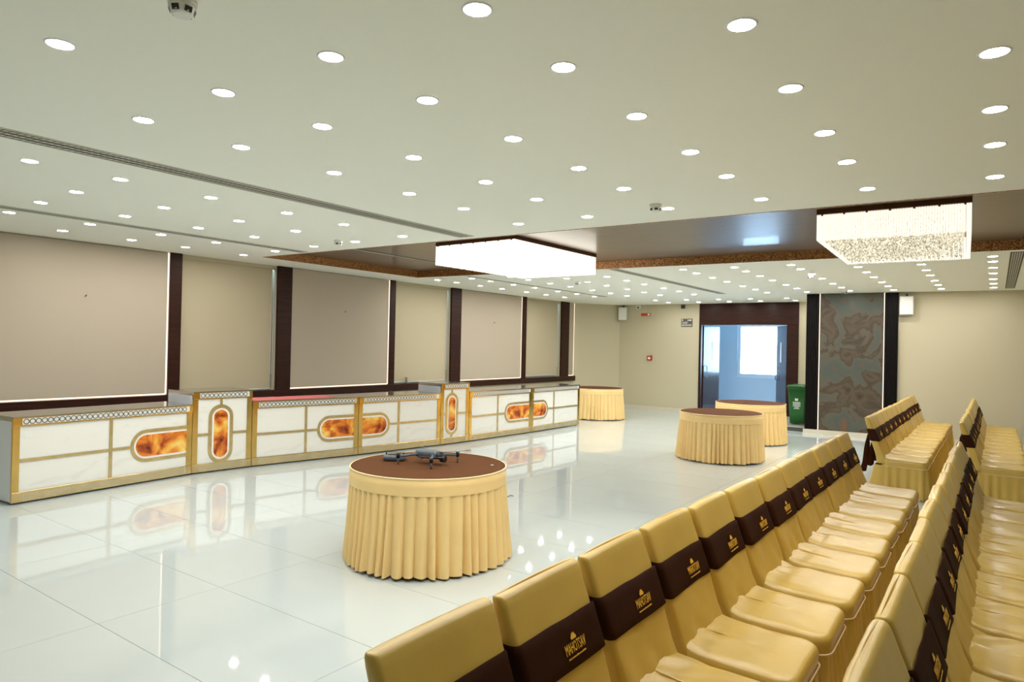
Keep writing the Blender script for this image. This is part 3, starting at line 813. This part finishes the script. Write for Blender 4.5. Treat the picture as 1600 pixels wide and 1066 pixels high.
vent(-7.75, -7.63, 6.3, 9.3, CZ+CD, 'thin dark slot in the brown recess left of the left chandelier', True, 2, 0.0)
for k, (x, y, lab) in enumerate(((-2.46,1.31,'large round white smoke detector at the top edge of the picture'),(-2.42,5.50,'white smoke detector just before the brown recess, between the chandeliers'),(-6.62,5.55,'white smoke detector just before the brown recess, left of the left chandelier'),(-6.57,11.35,'small white smoke detector behind the left chandelier'),(-2.46,11.75,'small white smoke detector left of the right chandelier, rear ceiling'),(-2.49,15.05,'small white smoke detector just above the stone slab'))):
    t = thing('smoke_detector', (x, y, CZ), lab, 'smoke detector', group='smoke detectors')
    part('base', MB().cyl((0,0), 0.052, -0.022, 0, 20), 'white_plastic', t)
    part('head', MB().loft([crc(0.030,-0.062), crc(0.042,-0.052), crc(0.046,-0.03), crc(0.048,-0.022)]), 'white_plastic', t)
    for q in range(6):
        a = q*math.pi/3; c, s = math.cos(a), math.sin(a)
        part('slot', MB().add([(c*0.040-s*w_, s*0.040+c*w_, z) if z < -0.05 else (c*0.0475-s*w_, s*0.0475+c*w_, z) for z in (-0.055, -0.036) for w_ in (-0.014, 0.014)], [(0,1,3,2)]), 'dark_plastic', t)

# ------------------------------------------------------------------ chandeliers
def chandelier(xc, yc, lx, ly, label, mside, munder, rz):
    zt, zb = CZ+CD, 2.81
    t = thing('chandelier', (xc, yc, zt), label, 'chandelier', rz=rz, group='crystal chandeliers')
    hx, hy = lx/2, ly/2; hp = 0.048; Hh = zt-zb
    part('ceiling_plate', MB().bbox(-hx,-hy,-hp,hx,hy,-0.001,0.004), 'bronze', t, 'dark bronze ceiling plate')
    part('lamp_tray', MB().box(-hx+0.06,-hy+0.06,-0.10,hx-0.06,hy-0.06,-hp), 'led_tray', t, 'bright lamp tray inside the crystals')
    def rods(L, zlo, zhi, r):
        mb = MB()
        for (x, y, dz) in L:
            o = [(x+r, y), (x, y+r), (x-r, y), (x, y-r)]
            mb.add([(p[0],p[1],zhi) for p in o]+[(p[0],p[1],zlo+dz+0.008) for p in o]+[(x,y,zlo+dz)],
                   [(i,(i+1)%4,4+(i+1)%4,4+i)[::-1] for i in range(4)]+[(8,4+i,4+(i+1)%4)[::-1] for i in range(4)])
        return mb
    Ls = []
    st_ = 0.021
    for o_ in (0.010, 0.030):
        for k in range(int(lx/st_)):
            x = -hx+o_+k*st_
            if x < hx-o_: Ls += [(x, -hy+o_, random.uniform(0,0.006)), (x, hy-o_, random.uniform(0,0.006))]
        for k in range(int(ly/st_)):
            y = -hy+o_+k*st_
            if y < hy-o_: Ls += [(-hx+o_, y, random.uniform(0,0.006)), (hx-o_, y, random.uniform(0,0.006))]
    part('crystal_fringe', rods(Ls, -Hh, -hp-0.004, 0.0085), mside, t, 'glowing fringe of hanging crystal rods', kind='stuff')
    Lu = []
    x = -hx+0.06
    while x < hx-0.05:
        y = -hy+0.05
        while y < hy-0.04:
            Lu.append((x+random.uniform(-0.004,0.004), y, random.uniform(0, 0.02))); y += 0.03
        x += 0.042
    part('crystal_field', rods(Lu, -Hh+0.008, -0.10, 0.010), munder, t, 'dense field of crystal drops underneath', kind='stuff')
    hk = MB()
    for k in range(7):
        for s in (-1, 1): hk.box(-hx+0.05+k*(lx-0.1)/6-0.008, s*hy-0.004, -hp-0.016, -hx+0.05+k*(lx-0.1)/6+0.008, s*hy+0.004, -hp)
    part('clips', hk, 'bronze', t)
chandelier(-5.49, 7.83, 1.34, 2.0, 'large rectangular crystal chandelier glowing pure white, left of two', 'crystal_side_a', 'crystal_under_a', -0.03)
chandelier(-0.83, 8.03, 1.24, 2.05, 'large rectangular crystal chandelier with visible golden crystals, right of two', 'crystal_side_b', 'crystal_under_b', 0.03)

# ------------------------------------------------------------------ things on the back walls
def speaker(x, y, z, rz, label):
    t = thing('wall_speaker', (x, y, z), label, 'speaker', rz=rz, group='white wall speakers')
    part('cabinet', MB().bbox(-0.125,-0.17,-0.19,0.125,-0.02,0.19,0.012), 'grey_plastic', t)
    part('grille', MB().bbox(-0.11,-0.176,-0.175,0.11,-0.168,0.175,0.003), 'white_plastic', t)
    part('bracket', MB().box(-0.02,-0.03,0.05,0.02,0.0,0.24), 'dark_plastic', t)
speaker(-8.90, YD-0.004, 2.74, 0.25, 'white wall speaker near the left back corner')
speaker(-1.48, yback(-1.48), 2.72, math.atan(0.075), 'white wall speaker right of the stone slab')
es = thing('exit_sign', (-8.06, YD-0.30, CZ), 'small red sign hanging from the ceiling on a wire', 'sign')
part('board', MB().bbox(-0.145,-0.02,-0.34,0.145,0.02,-0.26,0.005), 'red_plastic', es)
part('mark', MB().prism([(0.06,-0.022),(0.12,-0.022),(0.12,-0.0205),(0.06,-0.0205)], -0.325, -0.275), 'print_white', es)
part('wire', MB().tube([(0.0,0,0),(-0.015,0,-0.15),(-0.02,0,-0.262)], 0.003, 5), 'grey_plastic', es)
sb = thing('wall_sensor', (-7.08, YD, 2.92), 'small black square box high on the back wall', 'sensor')
part('case', MB().bbox(-0.05,-0.06,-0.05,0.05,0,0.05,0.006), 'dark_plastic', sb)
part('lens', MB().bbox(-0.02,-0.066,-0.02,0.02,-0.058,0.02,0.004), 'black_flute', sb)
cmr = thing('dome_camera', (-8.42, YD, 2.93), 'tiny white dome camera with black eye on the back wall', 'camera')
part('base', MB().bbox(-0.06,-0.05,-0.05,0.06,0,0.05,0.01), 'white_plastic', cmr)
part('eye', MB().loft([[(q*math.cos(2*math.pi*i/10), y_, q*math.sin(2*math.pi*i/10)-0.01) for i in range(10)] for q, y_ in ((0.030,-0.048),(0.026,-0.07),(0.012,-0.08))]), 'dark_plastic', cmr)
sg = thing('restroom_sign', (-6.97, YD, 2.48), 'dark brown LADIES RESTROOM sign with arrow left of the doorway', 'sign')
part('plate', MB().bbox(-0.16,-0.02,-0.11,0.16,-0.002,0.11,0.006), 'sign_brown', sg)
RX = Matrix.Rotation(math.pi/2, 4, 'X')
for body, z, sz in (('LADIES', -0.025, 0.075), ('RESTROOM', -0.095, 0.075)):
    me = text_mesh(body, sz, sx=0.72, align='LEFT'); me.transform(Matrix.Translation((-0.14, -0.021, z)) @ RX); me.materials.clear(); me.materials.append(MATS['print_white'])
    link('lettering', me, sg)
ar = MB().add([(0.02,-0.0215,0.058),(0.10,-0.0215,0.058),(0.10,-0.0215,0.040),(0.145,-0.0215,0.068),(0.10,-0.0215,0.096),(0.10,-0.0215,0.078),(0.02,-0.0215,0.078)], [(0,1,2,3,4,5,6)])
part('arrow', ar, 'print_white', sg)
part('figure', MB().cyl((0,0), 0.012, -0.003, 0.003, 10).xform(Matrix.Translation((-0.12,-0.021,0.09)) @ RX).add([(-0.135,-0.0215,0.045),(-0.105,-0.0215,0.045),(-0.113,-0.0215,0.078),(-0.127,-0.0215,0.078)], [(0,1,2,3)]), 'print_white', sg)
fc = thing('fire_call_point', (-8.05, YD, 1.47), 'small red fire call point box on the back wall', 'alarm')
part('case', MB().bbox(-0.075,-0.05,-0.065,0.075,0,0.065,0.006), 'red_plastic', fc)
part('window', MB().bbox(-0.04,-0.054,-0.03,0.035,-0.048,0.03,0.003), 'print_white', fc)
part('bell_cap', MB().box(0.03,-0.04,0.065,0.06,0,0.09), 'red_plastic', fc)

# green wheelie bin on the step
bn = thing('wheelie_bin', (-3.62, 16.35, 0.10), 'green wheeled rubbish bin beside the doorway', 'bin')
part('tub', MB().loft([rrect(0.155,0.19,0.03,0.03), rrect(0.165,0.20,0.03,0.3), rrect(0.19,0.235,0.03,0.80), rrect(0.205,0.25,0.03,0.80), rrect(0.205,0.25,0.03,0.84)]), 'bin_green', bn)
part('lid', MB().loft([rrect(0.212,0.265,0.03,0.84), rrect(0.215,0.268,0.03,0.865), rrect(0.19,0.24,0.05,0.89), rrect(0.10,0.15,0.05,0.905)]), 'bin_green', bn)
part('lid_grip', MB().bbox(-0.12,-0.30,0.85,0.12,-0.262,0.875,0.006), 'bin_green', bn)
part('handle', MB().tube([(-0.14,0.26,0.83),(-0.14,0.31,0.84),(0.14,0.31,0.84),(0.14,0.26,0.83)], 0.014, 6), 'bin_green', bn)
for s in (-1, 1):
    part('wheel', MB().loft([[(s*0.15+x, 0.17+r*math.cos(2*math.pi*i/14), 0.062+r*math.sin(2*math.pi*i/14)) for i in range(14)] for x, r in ((-0.02,0.05),(-0.02,0.06),(0.02,0.06),(0.02,0.05))]), 'dark_plastic', bn)
pm = MB(); rr = random.Random(5)
for k, w in enumerate((0.16, 0.17, 0.15, 0.16, 0.09, 0.12)):
    x = -w/2
    while x < w/2:
        ww = rr.uniform(0.012, 0.03); yy = -0.2175+0.002*k
        pm.box(x, yy-0.004, 0.50-0.028*k, min(x+ww, w/2), yy+0.01, 0.514-0.028*k); x += ww+0.006
pm.box(-0.03,-0.242,0.545,0.03,-0.222,0.56).box(-0.03,-0.244,0.56,-0.018,-0.224,0.60).box(0.018,-0.244,0.56,0.03,-0.224,0.60).box(-0.008,-0.244,0.56,0.008,-0.224,0.59)
part('printed_panel', pm, 'print_white', bn, 'faded white printed notice on the bin')

# small hooks on the cream panels, stray wire on the floor
for y, z, lab in ((4.02, 2.28, 'tiny dark nail on the leftmost cream wall panel'), (8.42, 2.30, 'tiny dark nail on the cream panel behind the red cloth'), (13.0, 2.28, 'tiny dark nail on the cream panel between second and third blinds')):
    solo('wall_nail', MB().tube([(0,0,0),(0.03,0.0,0.004),(0.035,0.006,0.02)], 0.006, 6), 'dark_plastic', lab, 'nail', (XL+0.03, y, z), group='nails in the wall panels')
solo('stray_wire', MB().tube([(0,0,0.006),(0.04,0.01,0.004),(0.06,0.035,0.012),(0.10,0.03,0.004)], 0.004, 5), 'dark_plastic', 'short bent dark wire lying on the floor right of the drone table', 'wire', (-4.57, 6.35, 0), 0.9)
